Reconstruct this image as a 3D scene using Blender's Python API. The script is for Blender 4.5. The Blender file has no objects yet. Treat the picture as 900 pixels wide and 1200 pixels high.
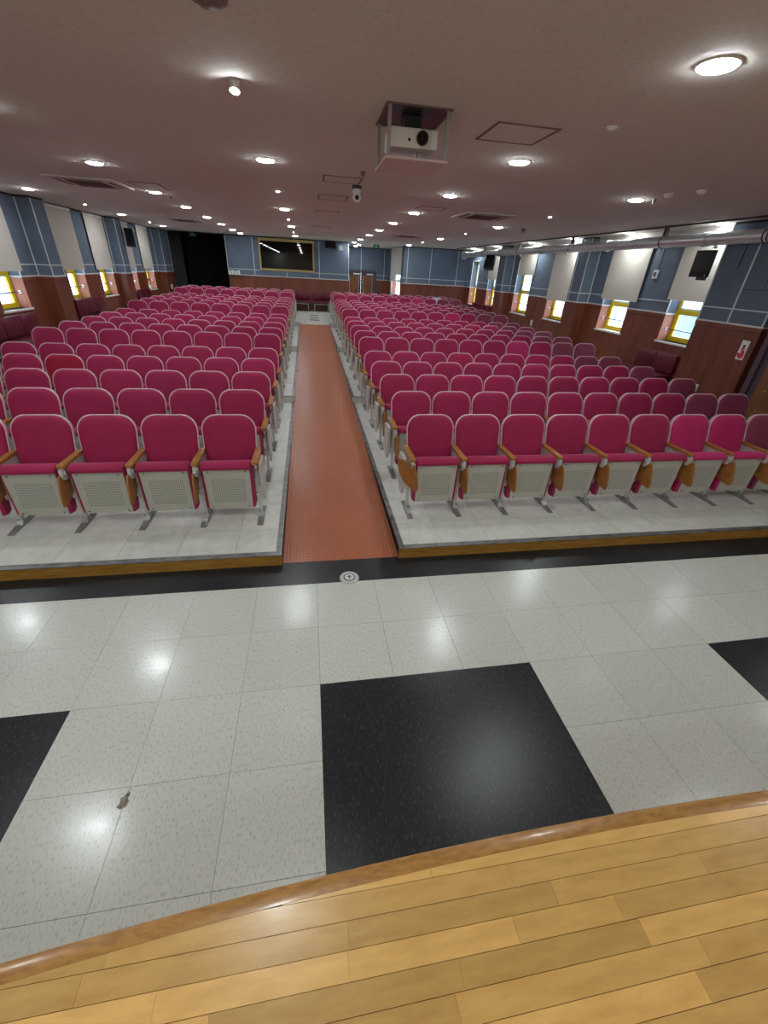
import bpy, bmesh, math, random
from mathutils import Matrix, Vector
random.seed(7)
S = bpy.context.scene
C = S.collection
PI = math.pi

# ------------------------------------------------------------------ camera, world, exposure
CAM_H = 2.158
yaw, pitch, roll, FPX = 0.188824, 0.530588, 0.0572313, 483.03
cy, sy, cp, sp = math.cos(yaw), math.sin(yaw), math.cos(pitch), math.sin(pitch)
fwd = Vector((sy * cp, cy * cp, -sp)); rgt = Vector((cy, -sy, 0)); upv = rgt.cross(fwd)
r_ = math.cos(roll) * rgt + math.sin(roll) * upv
u_ = -math.sin(roll) * rgt + math.cos(roll) * upv
cam = bpy.data.cameras.new('camera')
cam.sensor_fit = 'HORIZONTAL'; cam.sensor_width = 36.0; cam.lens = FPX / 900 * 36.0
cam.clip_start = 0.03; cam.clip_end = 200
co = bpy.data.objects.new('camera', cam); C.objects.link(co)
m4 = Matrix(((r_.x, u_.x, -fwd.x, 0), (r_.y, u_.y, -fwd.y, 0), (r_.z, u_.z, -fwd.z, CAM_H), (0, 0, 0, 1)))
co.matrix_world = m4
S.camera = co

W = bpy.data.worlds.new('world'); S.world = W; W.use_nodes = True
wn = W.node_tree
bgn = wn.nodes['Background']; bgn.inputs[0].default_value = (0.80, 0.91, 1.0, 1); bgn.inputs[1].default_value = 6.0

S.view_settings.view_transform = 'Standard'; S.view_settings.look = 'None'
S.view_settings.exposure = 0.3; S.view_settings.gamma = 1.0; S.view_settings.use_curve_mapping = False
S.cycles.use_denoising = True
S.cycles.max_bounces = 10; S.cycles.diffuse_bounces = 7; S.cycles.glossy_bounces = 3
S.cycles.sample_clamp_indirect = 8.0
LAMP = 150.0            # strength of every big downlight's diffuser
SPOT = 170.0            # and of the small spotlights

# ------------------------------------------------------------------ materials
MATS = {}
def srgb(r, g, b):
    f = lambda c: (c / 12.92 if c <= .04045 else ((c + .055) / 1.055) ** 2.4)
    return (f(r / 255), f(g / 255), f(b / 255), 1)

def mat(name, col, rough=.5, metal=0, spec=.5, sheen=0, emis=None, noise=None, bump=None, rnd=None, coat=0, rnoise=None):
    """noise=(scale xyz, amount, colour2)   bump=(scale xyz, strength, distance)   rnd = per-object value variation"""
    m = bpy.data.materials.new(name); m.use_nodes = True; MATS[name] = m
    nt = m.node_tree; N = nt.nodes; L = nt.links
    b = N['Principled BSDF']
    b.inputs['Base Color'].default_value = col; b.inputs['Roughness'].default_value = rough
    b.inputs['Metallic'].default_value = metal; b.inputs['Specular IOR Level'].default_value = spec
    if sheen:
        b.inputs['Sheen Weight'].default_value = sheen; b.inputs['Sheen Roughness'].default_value = .4
        b.inputs['Sheen Tint'].default_value = (1, .55, .75, 1)
    if coat:
        b.inputs['Coat Weight'].default_value = coat; b.inputs['Coat Roughness'].default_value = .12
    if emis:
        b.inputs['Emission Color'].default_value = emis[0]; b.inputs['Emission Strength'].default_value = emis[1]
    tc = None
    def coords():
        nonlocal tc
        if tc is None: tc = N.new('ShaderNodeTexCoord')
        g = N.new('ShaderNodeNewGeometry')
        return g.outputs['Position']
    cur = None
    def noisetex(scale, detail=4, rgh=.55):
        mp = N.new('ShaderNodeMapping'); mp.inputs['Scale'].default_value = scale
        L.new(coords(), mp.inputs['Vector'])
        nx = N.new('ShaderNodeTexNoise'); nx.inputs['Scale'].default_value = 1; nx.inputs['Detail'].default_value = detail
        nx.inputs['Roughness'].default_value = rgh
        L.new(mp.outputs[0], nx.inputs['Vector']); return nx
    if noise:
        nx = noisetex(noise[0])
        rp = N.new('ShaderNodeMapRange'); rp.inputs[1].default_value = noise[3] if len(noise) > 3 else .4
        rp.inputs[2].default_value = noise[4] if len(noise) > 4 else .65; rp.inputs[3].default_value = 0; rp.inputs[4].default_value = noise[1]
        L.new(nx.outputs['Fac'], rp.inputs[0])
        mx = N.new('ShaderNodeMix'); mx.data_type = 'RGBA'
        mx.inputs[6].default_value = col; mx.inputs[7].default_value = noise[2]
        L.new(rp.outputs[0], mx.inputs[0]); cur = mx.outputs[2]
        L.new(cur, b.inputs['Base Color'])
    if rnd:
        oi = N.new('ShaderNodeObjectInfo')
        mr = N.new('ShaderNodeMapRange'); mr.inputs[3].default_value = 1 - rnd; mr.inputs[4].default_value = 1 + rnd
        L.new(oi.outputs['Random'], mr.inputs[0])
        hs = N.new('ShaderNodeHueSaturation')
        if cur: L.new(cur, hs.inputs['Color'])
        else: hs.inputs['Color'].default_value = col
        L.new(mr.outputs[0], hs.inputs['Value']); L.new(hs.outputs[0], b.inputs['Base Color']); cur = hs.outputs[0]
    if bump:
        nx = noisetex(bump[0])
        bp = N.new('ShaderNodeBump'); bp.inputs['Strength'].default_value = bump[1]; bp.inputs['Distance'].default_value = bump[2]
        L.new(nx.outputs['Fac'], bp.inputs['Height']); L.new(bp.outputs[0], b.inputs['Normal'])
    if rnoise:
        nx = noisetex(rnoise[0], 3)
        mr = N.new('ShaderNodeMapRange'); mr.inputs[1].default_value = .2; mr.inputs[2].default_value = .8
        mr.inputs[3].default_value = rnoise[1]; mr.inputs[4].default_value = rnoise[2]
        L.new(nx.outputs['Fac'], mr.inputs[0]); L.new(mr.outputs[0], b.inputs['Roughness'])
    return m

def dots(m, period, radius, depth, axes=(0, 1), dark=None, bound=None, local=True):
    """regular round dots: raised studs (bump) or, with dark, punched holes"""
    nt = m.node_tree; N = nt.nodes; L = nt.links; b = N['Principled BSDF']
    if local:
        tc = N.new('ShaderNodeTexCoord'); src = tc.outputs['Object']
    else:
        src = N.new('ShaderNodeNewGeometry').outputs['Position']
    sx = N.new('ShaderNodeSeparateXYZ'); L.new(src, sx.inputs[0])
    def mth(op, a, bb=None, cc=None):
        n = N.new('ShaderNodeMath'); n.operation = op
        for i, v in enumerate((a, bb, cc)):
            if v is None: continue
            if isinstance(v, (int, float)): n.inputs[i].default_value = v
            else: L.new(v, n.inputs[i])
        return n.outputs[0]
    sq = []
    for a in axes:
        f = mth('FRACT', mth('DIVIDE', mth('ADD', sx.outputs[a], 50.0), period))
        d = mth('MULTIPLY', mth('SUBTRACT', f, .5), period)
        sq.append(mth('MULTIPLY', d, d))
    dist = mth('SQRT', mth('ADD', sq[0], sq[1]))
    mask = mth('SMOOTH_MIN', mth('MAXIMUM', mth('MULTIPLY', mth('SUBTRACT', radius, dist), 1 / (radius * .6)), 0.0), 1.0, .1)
    if bound:
        for a, lo, hi in bound:
            mask = mth('MULTIPLY', mask, mth('GREATER_THAN', sx.outputs[a], lo))
            mask = mth('MULTIPLY', mask, mth('LESS_THAN', sx.outputs[a], hi))
    if dark:
        mx = N.new('ShaderNodeMix'); mx.data_type = 'RGBA'
        lk = [l for l in L if l.to_socket == b.inputs['Base Color']]
        if lk: L.new(lk[0].from_socket, mx.inputs[6])
        else: mx.inputs[6].default_value = b.inputs['Base Color'].default_value
        mx.inputs[7].default_value = dark
        L.new(mask, mx.inputs[0]); L.new(mx.outputs[2], b.inputs['Base Color'])
    bp = N.new('ShaderNodeBump'); bp.inputs['Strength'].default_value = 1; bp.inputs['Distance'].default_value = depth
    L.new(mask, bp.inputs['Height'])
    lk = [l for l in L if l.to_socket == b.inputs['Normal']]
    if lk: L.new(lk[0].from_socket, bp.inputs['Normal'])
    L.new(bp.outputs[0], b.inputs['Normal'])

TILE_W = mat('white_vinyl', srgb(206, 208, 201), .27, noise=((120, 50, 60), .6, srgb(160, 156, 142), .52, .68), rnd=.03,
             bump=((11, 11, 11), .22, .0035), rnoise=((4, 4, 4), .15, .27))
TILE_B = mat('black_vinyl', srgb(20, 23, 27), .3, noise=((95, 38, 60), .95, srgb(66, 70, 74), .54, .72), bump=((110, 40, 60), .3, .002), rnoise=((2, 2, 2), .28, .36))
TILE_P = mat('platform_vinyl', srgb(216, 217, 210), .3, noise=((12, 8, 12), .5, srgb(170, 172, 164), .35, .8), rnd=.05, bump=((6, 6, 6), .1, .004))
GROUT = mat('joint_grey', srgb(84, 80, 70), .8)
RED_MAT = mat('red_rubber', srgb(180, 104, 72), .3, noise=((2.5, .9, 3), .35, srgb(146, 80, 58), .3, .8), rnoise=((2, 1.0, 3), .26, .34))
dots(RED_MAT, .028, .010, .005, (0, 1), local=False)
STAGE = mat('maple_board', srgb(226, 182, 108), .3, noise=((7, 32, 30), .7, srgb(198, 150, 84), .36, .74), rnd=.20, coat=.15, bump=((8, 60, 30), .06, .002))
STAGE_EDGE = mat('oak_nosing', srgb(182, 132, 66), .34, noise=((20, 70, 60), .8, srgb(146, 98, 44), .4, .66), coat=.2)
RISER = mat('riser_board', srgb(176, 134, 58), .35, noise=((6, 40, 70), .7, srgb(128, 82, 28), .4, .66))
WOOD = mat('wall_wood', srgb(120, 62, 40), .42, noise=((9, 9, 1.6), .7, srgb(92, 42, 26), .38, .66), rnd=.06)
GROOVE = mat('panel_groove', srgb(40, 20, 14), .8)
BLUE = mat('blue_fabric', srgb(96, 108, 126), .8, noise=((3, 3, 3), .5, srgb(85, 97, 114)), rnd=.05, bump=((300, 300, 300), .1, .001))
TRIM = mat('white_trim', srgb(206, 208, 206), .4)
PLASTER = mat('plaster', srgb(232, 228, 220), .8)
CEIL = mat('ceiling_board', srgb(206, 198, 191), .85, noise=((34, 34, 34), .5, srgb(180, 170, 164), .55, .7), bump=((60, 60, 60), .25, .003))
CEIL_FRAME = mat('hatch_frame', srgb(112, 92, 90), .6)
CEIL_PINK = mat('pink_board', srgb(200, 176, 174), .8)
CRIM = mat('crimson_fabric', srgb(160, 18, 76), .75, sheen=.25, noise=((4, 4, 4), .3, srgb(142, 12, 64)), rnd=.07)
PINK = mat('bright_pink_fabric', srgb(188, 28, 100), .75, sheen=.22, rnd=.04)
DULL = mat('dull_mauve_fabric', srgb(136, 52, 80), .75, sheen=.25, rnd=.05)  # duller, greyer tone than the crimson seats
SCARLET = mat('scarlet_fabric', srgb(158, 0, 46), .8, rnd=.02)
PIPING = mat('pale_piping', srgb(222, 186, 198), .5)
SHELL = mat('grey_plastic', srgb(176, 174, 170), .45, rnd=.03)
PAN = mat('perforated_panel', srgb(180, 180, 170), .4)
dots(PAN, .0165, .0055, .001, (0, 2), dark=srgb(70, 70, 64), bound=((0, -.14, .14), (2, .19, .43)))
WHITE_STEEL = mat('white_steel', srgb(196, 196, 194), .35)
GREY_STEEL = mat('grey_steel', srgb(150, 152, 152), .35, metal=.5)
DARK_STEEL = mat('dark_steel', srgb(46, 46, 46), .4)
ARM = mat('armrest_wood', srgb(176, 122, 62), .35, noise=((50, 14, 50), .7, srgb(146, 94, 40)), rnd=.06)
TABLET = mat('tablet_wood', srgb(166, 112, 54), .4, noise=((30, 12, 12), .6, srgb(140, 90, 40)), rnd=.06)
ALU = mat('aluminium_edge', srgb(150, 150, 152), .38, metal=.7, noise=((9, 9, 9), .7, srgb(96, 96, 98)))
DUCT = mat('galvanised_duct', srgb(214, 218, 220), .34, metal=.55, noise=((2.5, 2.5, 9), .4, srgb(180, 184, 186)))
DUCT_DARK = mat('duct_hanger', srgb(60, 56, 56), .6)
YEL = mat('yellow_frame', srgb(226, 196, 24), .4)
SALMON = mat('lit_jamb_wood', srgb(176, 112, 88), .5, noise=((9, 9, 3), .4, srgb(150, 88, 66)))  # wall wood made lighter, window light put into its colour
SILL = mat('white_sill', srgb(222, 220, 214), .35)
BLIND = mat('blind_cloth', srgb(196, 188, 178), .85, noise=((2, 2, 2), .2, srgb(182, 174, 164)))
STEEL = mat('chrome', srgb(190, 190, 192), .18, metal=1)
BLACK = mat('black_plastic', srgb(12, 12, 13), .45)
BLACKCLOTH = mat('black_cloth', srgb(9, 9, 10), .9)
GREYCLOTH = mat('grey_cloth', srgb(58, 60, 64), .85)
SCREEN = mat('dark_glass', srgb(3, 4, 5), .015, spec=.4)
GOLD = mat('gold_frame', srgb(176, 150, 84), .4)
PURPLE = mat('purple_frame', srgb(76, 58, 72), .45)
PADDED = mat('padded_leather', srgb(122, 74, 36), .5, noise=((4, 4, 4), .5, srgb(96, 54, 24)))
BRASS = mat('brass_button', srgb(220, 190, 130), .25, metal=.8)
MAROON = mat('maroon_vinyl', srgb(96, 14, 40), .36, rnd=.05)
WHITEP = mat('white_plastic', srgb(222, 222, 218), .4)
GREENP = mat('green_plastic', srgb(20, 110, 76), .4)
REDP = mat('red_print', srgb(196, 36, 52), .5)
LAMPM = mat('lamp_diffuser', (1, 1, 1, 1), .5, emis=((.90, .985, 1, 1), LAMP))
SPOTM = mat('spot_diffuser', (1, 1, 1, 1), .5, emis=((.90, .985, 1, 1), SPOT))
VENT = mat('vent_grille', srgb(120, 104, 102), .7)
LENS = mat('lens_glass', srgb(5, 5, 6), .05)
PALE_BACK = mat('pale_back_form', srgb(206, 220, 236), .6)
FACADE = mat('pale_facade', srgb(196, 206, 214), .8)
FACADEW = mat('facade_window', srgb(130, 150, 165), .2)
CYAN = mat('cyan_film', srgb(64, 208, 220), .5)
STAIN = mat('torn_patch', srgb(92, 84, 72), .7, noise=((60, 60, 60), 1, srgb(150, 144, 130), .4, .6))
GLASS = bpy.data.materials.new('window_glass'); GLASS.use_nodes = True
_n = GLASS.node_tree; _n.nodes.clear()
_o = _n.nodes.new('ShaderNodeOutputMaterial'); _m = _n.nodes.new('ShaderNodeMixShader'); _t = _n.nodes.new('ShaderNodeBsdfTransparent')
_g = _n.nodes.new('ShaderNodeBsdfGlossy'); _g.inputs['Roughness'].default_value = .05; _m.inputs[0].default_value = .08
_t.inputs[0].default_value = (.93, .97, 1, 1)
_n.links.new(_t.outputs[0], _m.inputs[1]); _n.links.new(_g.outputs[0], _m.inputs[2]); _n.links.new(_m.outputs[0], _o.inputs[0])

# ------------------------------------------------------------------ mesh helpers
class MB:
    def __init__(s): s.bm = bmesh.new()
    def box(s, x0, x1, y0, y1, z0, z1, bev=0):
        if x0 > x1: x0, x1 = x1, x0
        if y0 > y1: y0, y1 = y1, y0
        r = bmesh.ops.create_cube(s.bm, size=1)
        for v in r['verts']:
            v.co = Vector((x0 + (v.co.x + .5) * (x1 - x0), y0 + (v.co.y + .5) * (y1 - y0), z0 + (v.co.z + .5) * (z1 - z0)))
        if bev:
            es = list({e for v in r['verts'] for e in v.link_edges})
            bmesh.ops.bevel(s.bm, geom=es, offset=bev, segments=2, affect='EDGES', profile=.5)
        return s
    def cyl(s, p0, p1, r0, r1=None, seg=16, cap=True):
        r1 = r0 if r1 is None else r1
        p0, p1 = Vector(p0), Vector(p1); d = p1 - p0
        q = d.to_track_quat('Z', 'Y').to_matrix().to_4x4()
        bmesh.ops.create_cone(s.bm, cap_ends=cap, segments=seg, radius1=r0, radius2=r1, depth=d.length,
                              matrix=Matrix.Translation((p0 + p1) / 2) @ q)
        return s
    def sphere(s, c, r, sc=(1, 1, 1), seg=16, rings=10):
        bmesh.ops.create_uvsphere(s.bm, u_segments=seg, v_segments=rings, radius=r,
                                  matrix=Matrix.Translation(c) @ Matrix.Diagonal((*sc, 1)))
        return s
    def prism(s, pts, fn, a, b):
        """polygon pts (u,v) extruded from a to b; fn(u,v,t)->xyz"""
        va = [s.bm.verts.new(fn(u, v, a)) for u, v in pts]; vb = [s.bm.verts.new(fn(u, v, b)) for u, v in pts]
        n = len(pts)
        s.bm.faces.new(va); s.bm.faces.new(list(reversed(vb)))
        for i in range(n):
            s.bm.faces.new((va[i], vb[i], vb[(i + 1) % n], va[(i + 1) % n]))
        bmesh.ops.recalc_face_normals(s.bm, faces=s.bm.faces[:]); return s
    def rings(s, rs, closed=False, cap=True):
        """loft through rings of equal length"""
        vs = [[s.bm.verts.new(p) for p in r] for r in rs]
        n = len(rs[0]); R = len(rs)
        for i in range(R - (0 if closed else 1)):
            A, B = vs[i], vs[(i + 1) % R]
            for k in range(n): s.bm.faces.new((A[k], A[(k + 1) % n], B[(k + 1) % n], B[k]))
        if cap and not closed:
            s.bm.faces.new(list(reversed(vs[0]))); s.bm.faces.new(vs[-1])
        bmesh.ops.recalc_face_normals(s.bm, faces=s.bm.faces[:]); return s
    def tube(s, pts, r, seg=6, closed=False):
        P = [Vector(p) for p in pts]; n = len(P); rs = []
        for i, p in enumerate(P):
            a = P[(i - 1) % n] if (closed or i > 0) else p
            b = P[(i + 1) % n] if (closed or i < n - 1) else p
            t = (b - a).normalized(); ref = Vector((0, 0, 1)) if abs(t.z) < .9 else Vector((0, 1, 0))
            if closed: ref = Vector((0, 1, 0))
            u = t.cross(ref).normalized(); w = t.cross(u)
            rs.append([p + r * (math.cos(k * 2 * PI / seg) * u + math.sin(k * 2 * PI / seg) * w) for k in range(seg)])
        return s.rings(rs, closed, not closed)
    def mesh(s, name, m, smooth=None):
        me = bpy.data.meshes.new(name); s.bm.to_mesh(me); s.bm.free()
        me.materials.append(m)
        if smooth is not None:
            for p in me.polygons: p.use_smooth = True
            me.set_sharp_from_angle(angle=math.radians(smooth))
        return me
    def obj(s, name, m, parent=None, smooth=None, loc=None):
        return link(name, s.mesh(name, m, smooth), parent, loc)

def link(name, me, parent=None, loc=None):
    o = bpy.data.objects.new(name, me); C.objects.link(o)
    if parent: o.parent = parent
    if loc is not None: o.location = loc
    return o
def tag(o, label=None, cat=None, group=None, kind=None):
    for k, v in (('label', label), ('category', cat), ('group', group), ('kind', kind)):
        if v: o[k] = v
    return o
def empty(name, loc=(0, 0, 0), label=None, cat=None, group=None, kind=None):
    o = bpy.data.objects.new(name, None); C.objects.link(o); o.location = loc; o.empty_display_size = .1
    return tag(o, label, cat, group, kind)
def copy_tree(o, parent=None):
    c = o.copy(); C.objects.link(c)
    if parent: c.parent = parent
    for ch in list(o.children): copy_tree(ch, c)
    return c
def box(name, m, x0, x1, y0, y1, z0, z1, parent=None, bev=0, smooth=None):
    return MB().box(x0, x1, y0, y1, z0, z1, bev).obj(name, m, parent, smooth)
_bc = {}
def bpart(name, m, x0, x1, y0, y1, z0, z1, parent):
    """box part with shared mesh data for equal sizes"""
    if x0 > x1: x0, x1 = x1, x0
    if y0 > y1: y0, y1 = y1, y0
    k = (m.name, round(x1 - x0, 4), round(y1 - y0, 4), round(z1 - z0, 4))
    if k not in _bc:
        a, b, c = (x1 - x0) / 2, (y1 - y0) / 2, (z1 - z0) / 2
        _bc[k] = MB().box(-a, a, -b, b, -c, c).mesh(name, m)
    return link(name, _bc[k], parent, ((x0 + x1) / 2, (y0 + y1) / 2, (z0 + z1) / 2))

ORD = ['first', 'second', 'third', 'fourth', 'fifth', 'sixth', 'seventh', 'eighth', 'ninth', 'tenth', 'eleventh', 'twelfth',
       'thirteenth', 'fourteenth', 'fifteenth', 'sixteenth', 'seventeenth', 'last']

# ------------------------------------------------------------------ room numbers
XL, XR, YB, CZ = -5.65, 7.05, 20.5, 3.078
Y0 = -4.6
PY = 2.84                 # platform front
AL, AR = -.296, .693      # aisle edges
PL, PRR = -4.62, 5.86     # outer platform edges
TIER = [(2.84, 7.27, .10), (7.27, 11.66, .20), (11.66, 15.95, .315), (15.95, YB, .435)]
def rampz(y): return max(0, min(.435, (y - PY) * .435 / (15.5 - PY)))
T = .45

# ------------------------------------------------------------------ floor
fl = box('floor', GROUT, XL - .3, XR + .3, Y0, PY + .3, -.12, -.004); tag(fl, kind='structure')
gx0 = -.017
def is_black(i, y):
    if y > 1.6: return False
    if y < .3: return False
    return (i % 6) in (0, 1, 2)
tm = {}
for m_, nm in ((TILE_W, 'w'), (TILE_B, 'b')):
    tm[nm] = MB().box(-T / 2 + .0009, T / 2 - .0009, -T / 2 + .0009, T / 2 - .0009, -.004, 0).mesh('tile', m_)
tb = MB().box(-T / 2 - .0002, T / 2 + .0002, -T / 2 - .0002, T / 2 + .0002, -.004, 0).mesh('tile', TILE_B)
yt = [2.312 - .463 * 0, 1.857 - .001, 1.405, .955, .505]
rows_y = [(2.10, 2.553), (1.63, 2.10 - .0)]
edges_y = [2.553, 2.09, 1.63, 1.18, .73, .28]
for k in range(5):
    ya, yb_ = edges_y[k + 1], edges_y[k]
    for i in range(-13, 16):
        x = gx0 + T * i
        if x + T < XL or x > XR: continue
        bl = k >= 2 and is_black(i, (ya + yb_) / 2)
        o = link('tile', tb if bl else tm['w'], fl, (x + T / 2, (ya + yb_) / 2, 0))
        o.scale = (1, (yb_ - ya) / T, 1)
bm_ = MB().box(-T / 2, T / 2, -.1435, .1435, -.004, 0).mesh('tile', TILE_B)
for i in range(-13, 16):
    link('tile', bm_, fl, (gx0 + T * i + T / 2, (2.553 + PY) / 2, 0))
# torn patch on a tile
pp = [(.0, .0), (.03, .012), (.034, .035), (.022, .05), (.03, .075), (.012, .085), (-.002, .06), (-.02, .055), (-.016, .03), (-.03, .014)]
o = MB().prism(pp, lambda u, v, t: (u * .75 - .925, v * .9 + 1.085, t), 0, .0012).obj('torn_patch', STAIN, fl)

# ------------------------------------------------------------------ platforms (tiers), aisle ramp, side aisles
def platform(x0, x1, side):
    for k, (a, b, z) in enumerate(TIER):
        last = k == 3
        p = box('floor', TILE_P if k else GROUT, x0, x1, a, b, -.05, z - .003); tag(p, kind='structure')
        # tiles: whole front tier, a strip beside the aisle behind it
        if k == 0:
            ys = [a + .0, 3.22, 3.67, 4.12, 4.57, 5.02, 5.47, 5.92, 6.37, 6.82, b]
            xs = [x0]
            x = (AR if x0 > 0 else AL)
            off = [1.09 + T * n for n in range(-1, 12)] if x0 > 0 else [-.67 - T * n for n in range(0, 10)]
            xs = sorted(set([x0, x1] + [v for v in off if x0 + .02 < v < x1 - .02]))
            for i in range(len(xs) - 1):
                for j in range(len(ys) - 1):
                    bpart('tile', TILE_P, xs[i] + .0012, xs[i + 1] - .0012, ys[j] + .0012, ys[j + 1] - .0012, z - .003, z, p)
        else:
            xa, xb = (AR + .05, 1.1) if x0 > 0 else (-.7, AL - .05)
            y = a
            while y < (16.9 if last else b) - .01:
                y1 = min(y + T, b)
                bpart('tile', TILE_P, xa, xb, y + .003, y1 - .003, z - .003, z + .0015, p)
                y = y1
        # aluminium strip along the aisle
        xa, xb = (AR, AR + .045) if x0 > 0 else (AL - .045, AL)
        if not last:
            bpart('metal_edge', ALU, xa, xb, a, b, z - .006, z + .006, p)
            bpart('metal_edge', ALU, xa if x0 > 0 else xb - .004, xa + .004 if x0 > 0 else xb, a, b, 0, z, p)
        if k == 0:
            bpart('front_board', RISER, x0, x1, a - .022, a - .001, 0, z - .004, p)
            bpart('metal_edge', ALU, x0, x1, a - .024, a + .03, z - .003, z + .005, p)
        elif not last or True:
            bpart('metal_edge', ALU, x0, x1, a - .004, a + .03, z - .003, z + .005, p)
platform(PL, AL, -1); platform(AR, PRR, 1)

def wedge(name, m, x0, x1, y0, y1, z0, z1, base=-.05, **kw):
    b = MB(); pts = [(y0, base), (y1, base), (y1, z1), (y0, z0)]
    b.prism(pts, lambda u, v, t: (t, u, v), x0, x1)
    return b.obj(name, m)
rp = wedge('floor', RED_MAT, AL, AR, PY, 15.5, .002, .435); tag(rp, kind='structure')
tag(wedge('floor', TILE_P, XL, PL, PY, 15.5, 0, .435), kind='structure')
tag(wedge('floor', TILE_P, PRR, XR, PY, 15.5, 0, .435), kind='structure')
for a, b in ((AL, AR), (XL, PL), (PRR, XR)):
    tag(box('floor', TILE_P, a, b, 15.5, YB, -.05, .435), kind='structure')
for k, y in enumerate((16.75, 17.5, 18.4)):
    o = box('floor_strip', BLACKCLOTH, .03, .38, y, y + .22, .435, .439)
    tag(o, ['black anti-slip strip on the landing nearest the ramp', 'middle black anti-slip strip on the landing behind the ramp',
            'black anti-slip strip on the landing nearest the rear bench'][k], 'floor strip', 'black strips on the rear landing')

# round exit light in the floor at the foot of the ramp
o = empty('floor_exit_light', (.242, 2.598, 0), 'round metal exit light set in black floor band, green arrow', 'floor light')
MB().cyl((0, 0, 0), (0, 0, .006), .078, .074, 32).obj('metal_ring', WHITE_STEEL, o, 30)
MB().cyl((0, 0, .006), (0, 0, .008), .046, .046, 32).obj('lens', GREYCLOTH, o, 30)
MB().cyl((0, 0, .008), (0, 0, .0105), .038, .036, 32).obj('diffuser', WHITEP, o, 30)
MB().prism([(-.006, -.022), (.006, -.022), (.006, 0), (.02, 0), (0, .024), (-.02, 0), (-.006, 0)], lambda u, v, t: (u, v, t), .0105, .0118).obj('arrow', GREENP, o)

# ------------------------------------------------------------------ stage (curved wooden edge the photographer stands behind)
SZ = .6
def arc(x): return .548 - .026 * (x - .98) ** 2
X0s, X1s = -3.2, 5.2
def arcpts(off, n=48): return [(X0s + (X1s - X0s) * i / n, arc(X0s + (X1s - X0s) * i / n) - off) for i in range(n + 1)]
st = MB(); pts = arcpts(.03) + [(X1s, Y0), (X0s, Y0)]
st.prism(pts, lambda u, v, t: (u, v, t), 0, SZ - .014)
st = st.obj('floor', STAGE, None); st.name = 'floor'; tag(st, kind='structure')
NZ = MB()
prof = [(-.046, SZ - .014), (-.046, SZ + .0005), (-.012, SZ + .001), (-.003, SZ - .004), (0, SZ - .013), (0, SZ - .04), (-.02, SZ - .045)]
NZ.rings([[Vector((x, y + d, z)) for d, z in prof] for x, y in arcpts(0)]).obj('nosing', STAGE_EDGE, st, 35)
fz = MB(); fz.rings([[Vector((x, y + d, z)) for d, z in ((-.03, 0), (-.012, 0), (-.012, SZ - .045), (-.03, SZ - .045))] for x, y in arcpts(0)]).obj('front_board', STAGE_EDGE, st, 35)
PWD = .0576
known = {(1): [.537], (2): [1.158], (3): [.502], (0): [.3], 4: [-.3, .86], 5: [1.0], 6: [.942, -.1]}
for r in range(0, 15):
    top = .525 - PWD * r; bot = top - PWD
    if r == 0: top = .60
    xs = [X0s + random.uniform(0, .5)]
    kk = known.get(r, [])
    while xs[-1] < 3.0: xs.append(xs[-1] + random.uniform(.45, .95))
    xs = [x for x in xs if all(abs(x - q) > .3 for q in kk)] + kk
    xs = sorted(set([X0s] + xs + [3.2]))
    for i in range(len(xs) - 1):
        a, b = xs[i] + .0003, xs[i + 1] - .0003
        n = 40 if r < 4 else 1
        up = [(a + (b - a) * k / n) for k in range(n + 1)]
        lim = [(x, min(top - .0013, arc(x) - .0465)) for x in up]
        lim = [(x, y) for x, y in lim if y > bot + .0008]
        if len(lim) < 2: continue
        poly = [(lim[0][0], bot), (lim[-1][0], bot)] + list(reversed(lim))
        dz = random.uniform(-.0004, .0004)
        b_ = MB().prism(poly, lambda u, v, t: (u, v, t), SZ - .0135, SZ + dz).obj('plank', STAGE, st)

# ------------------------------------------------------------------ ceiling
cl = MB().box(XL - .3, XR + .3, Y0, YB + .1, CZ, CZ + .12).box(AR - 5, 4.4, YB + .1, 24.8, CZ, CZ + .12).obj('ceiling', CEIL); tag(cl, kind='structure')

tag(box('ceiling', CEIL, 6.93, XR, Y0, YB - .02, 2.90, CZ), kind='structure')   # boxed edge over the windows
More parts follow.
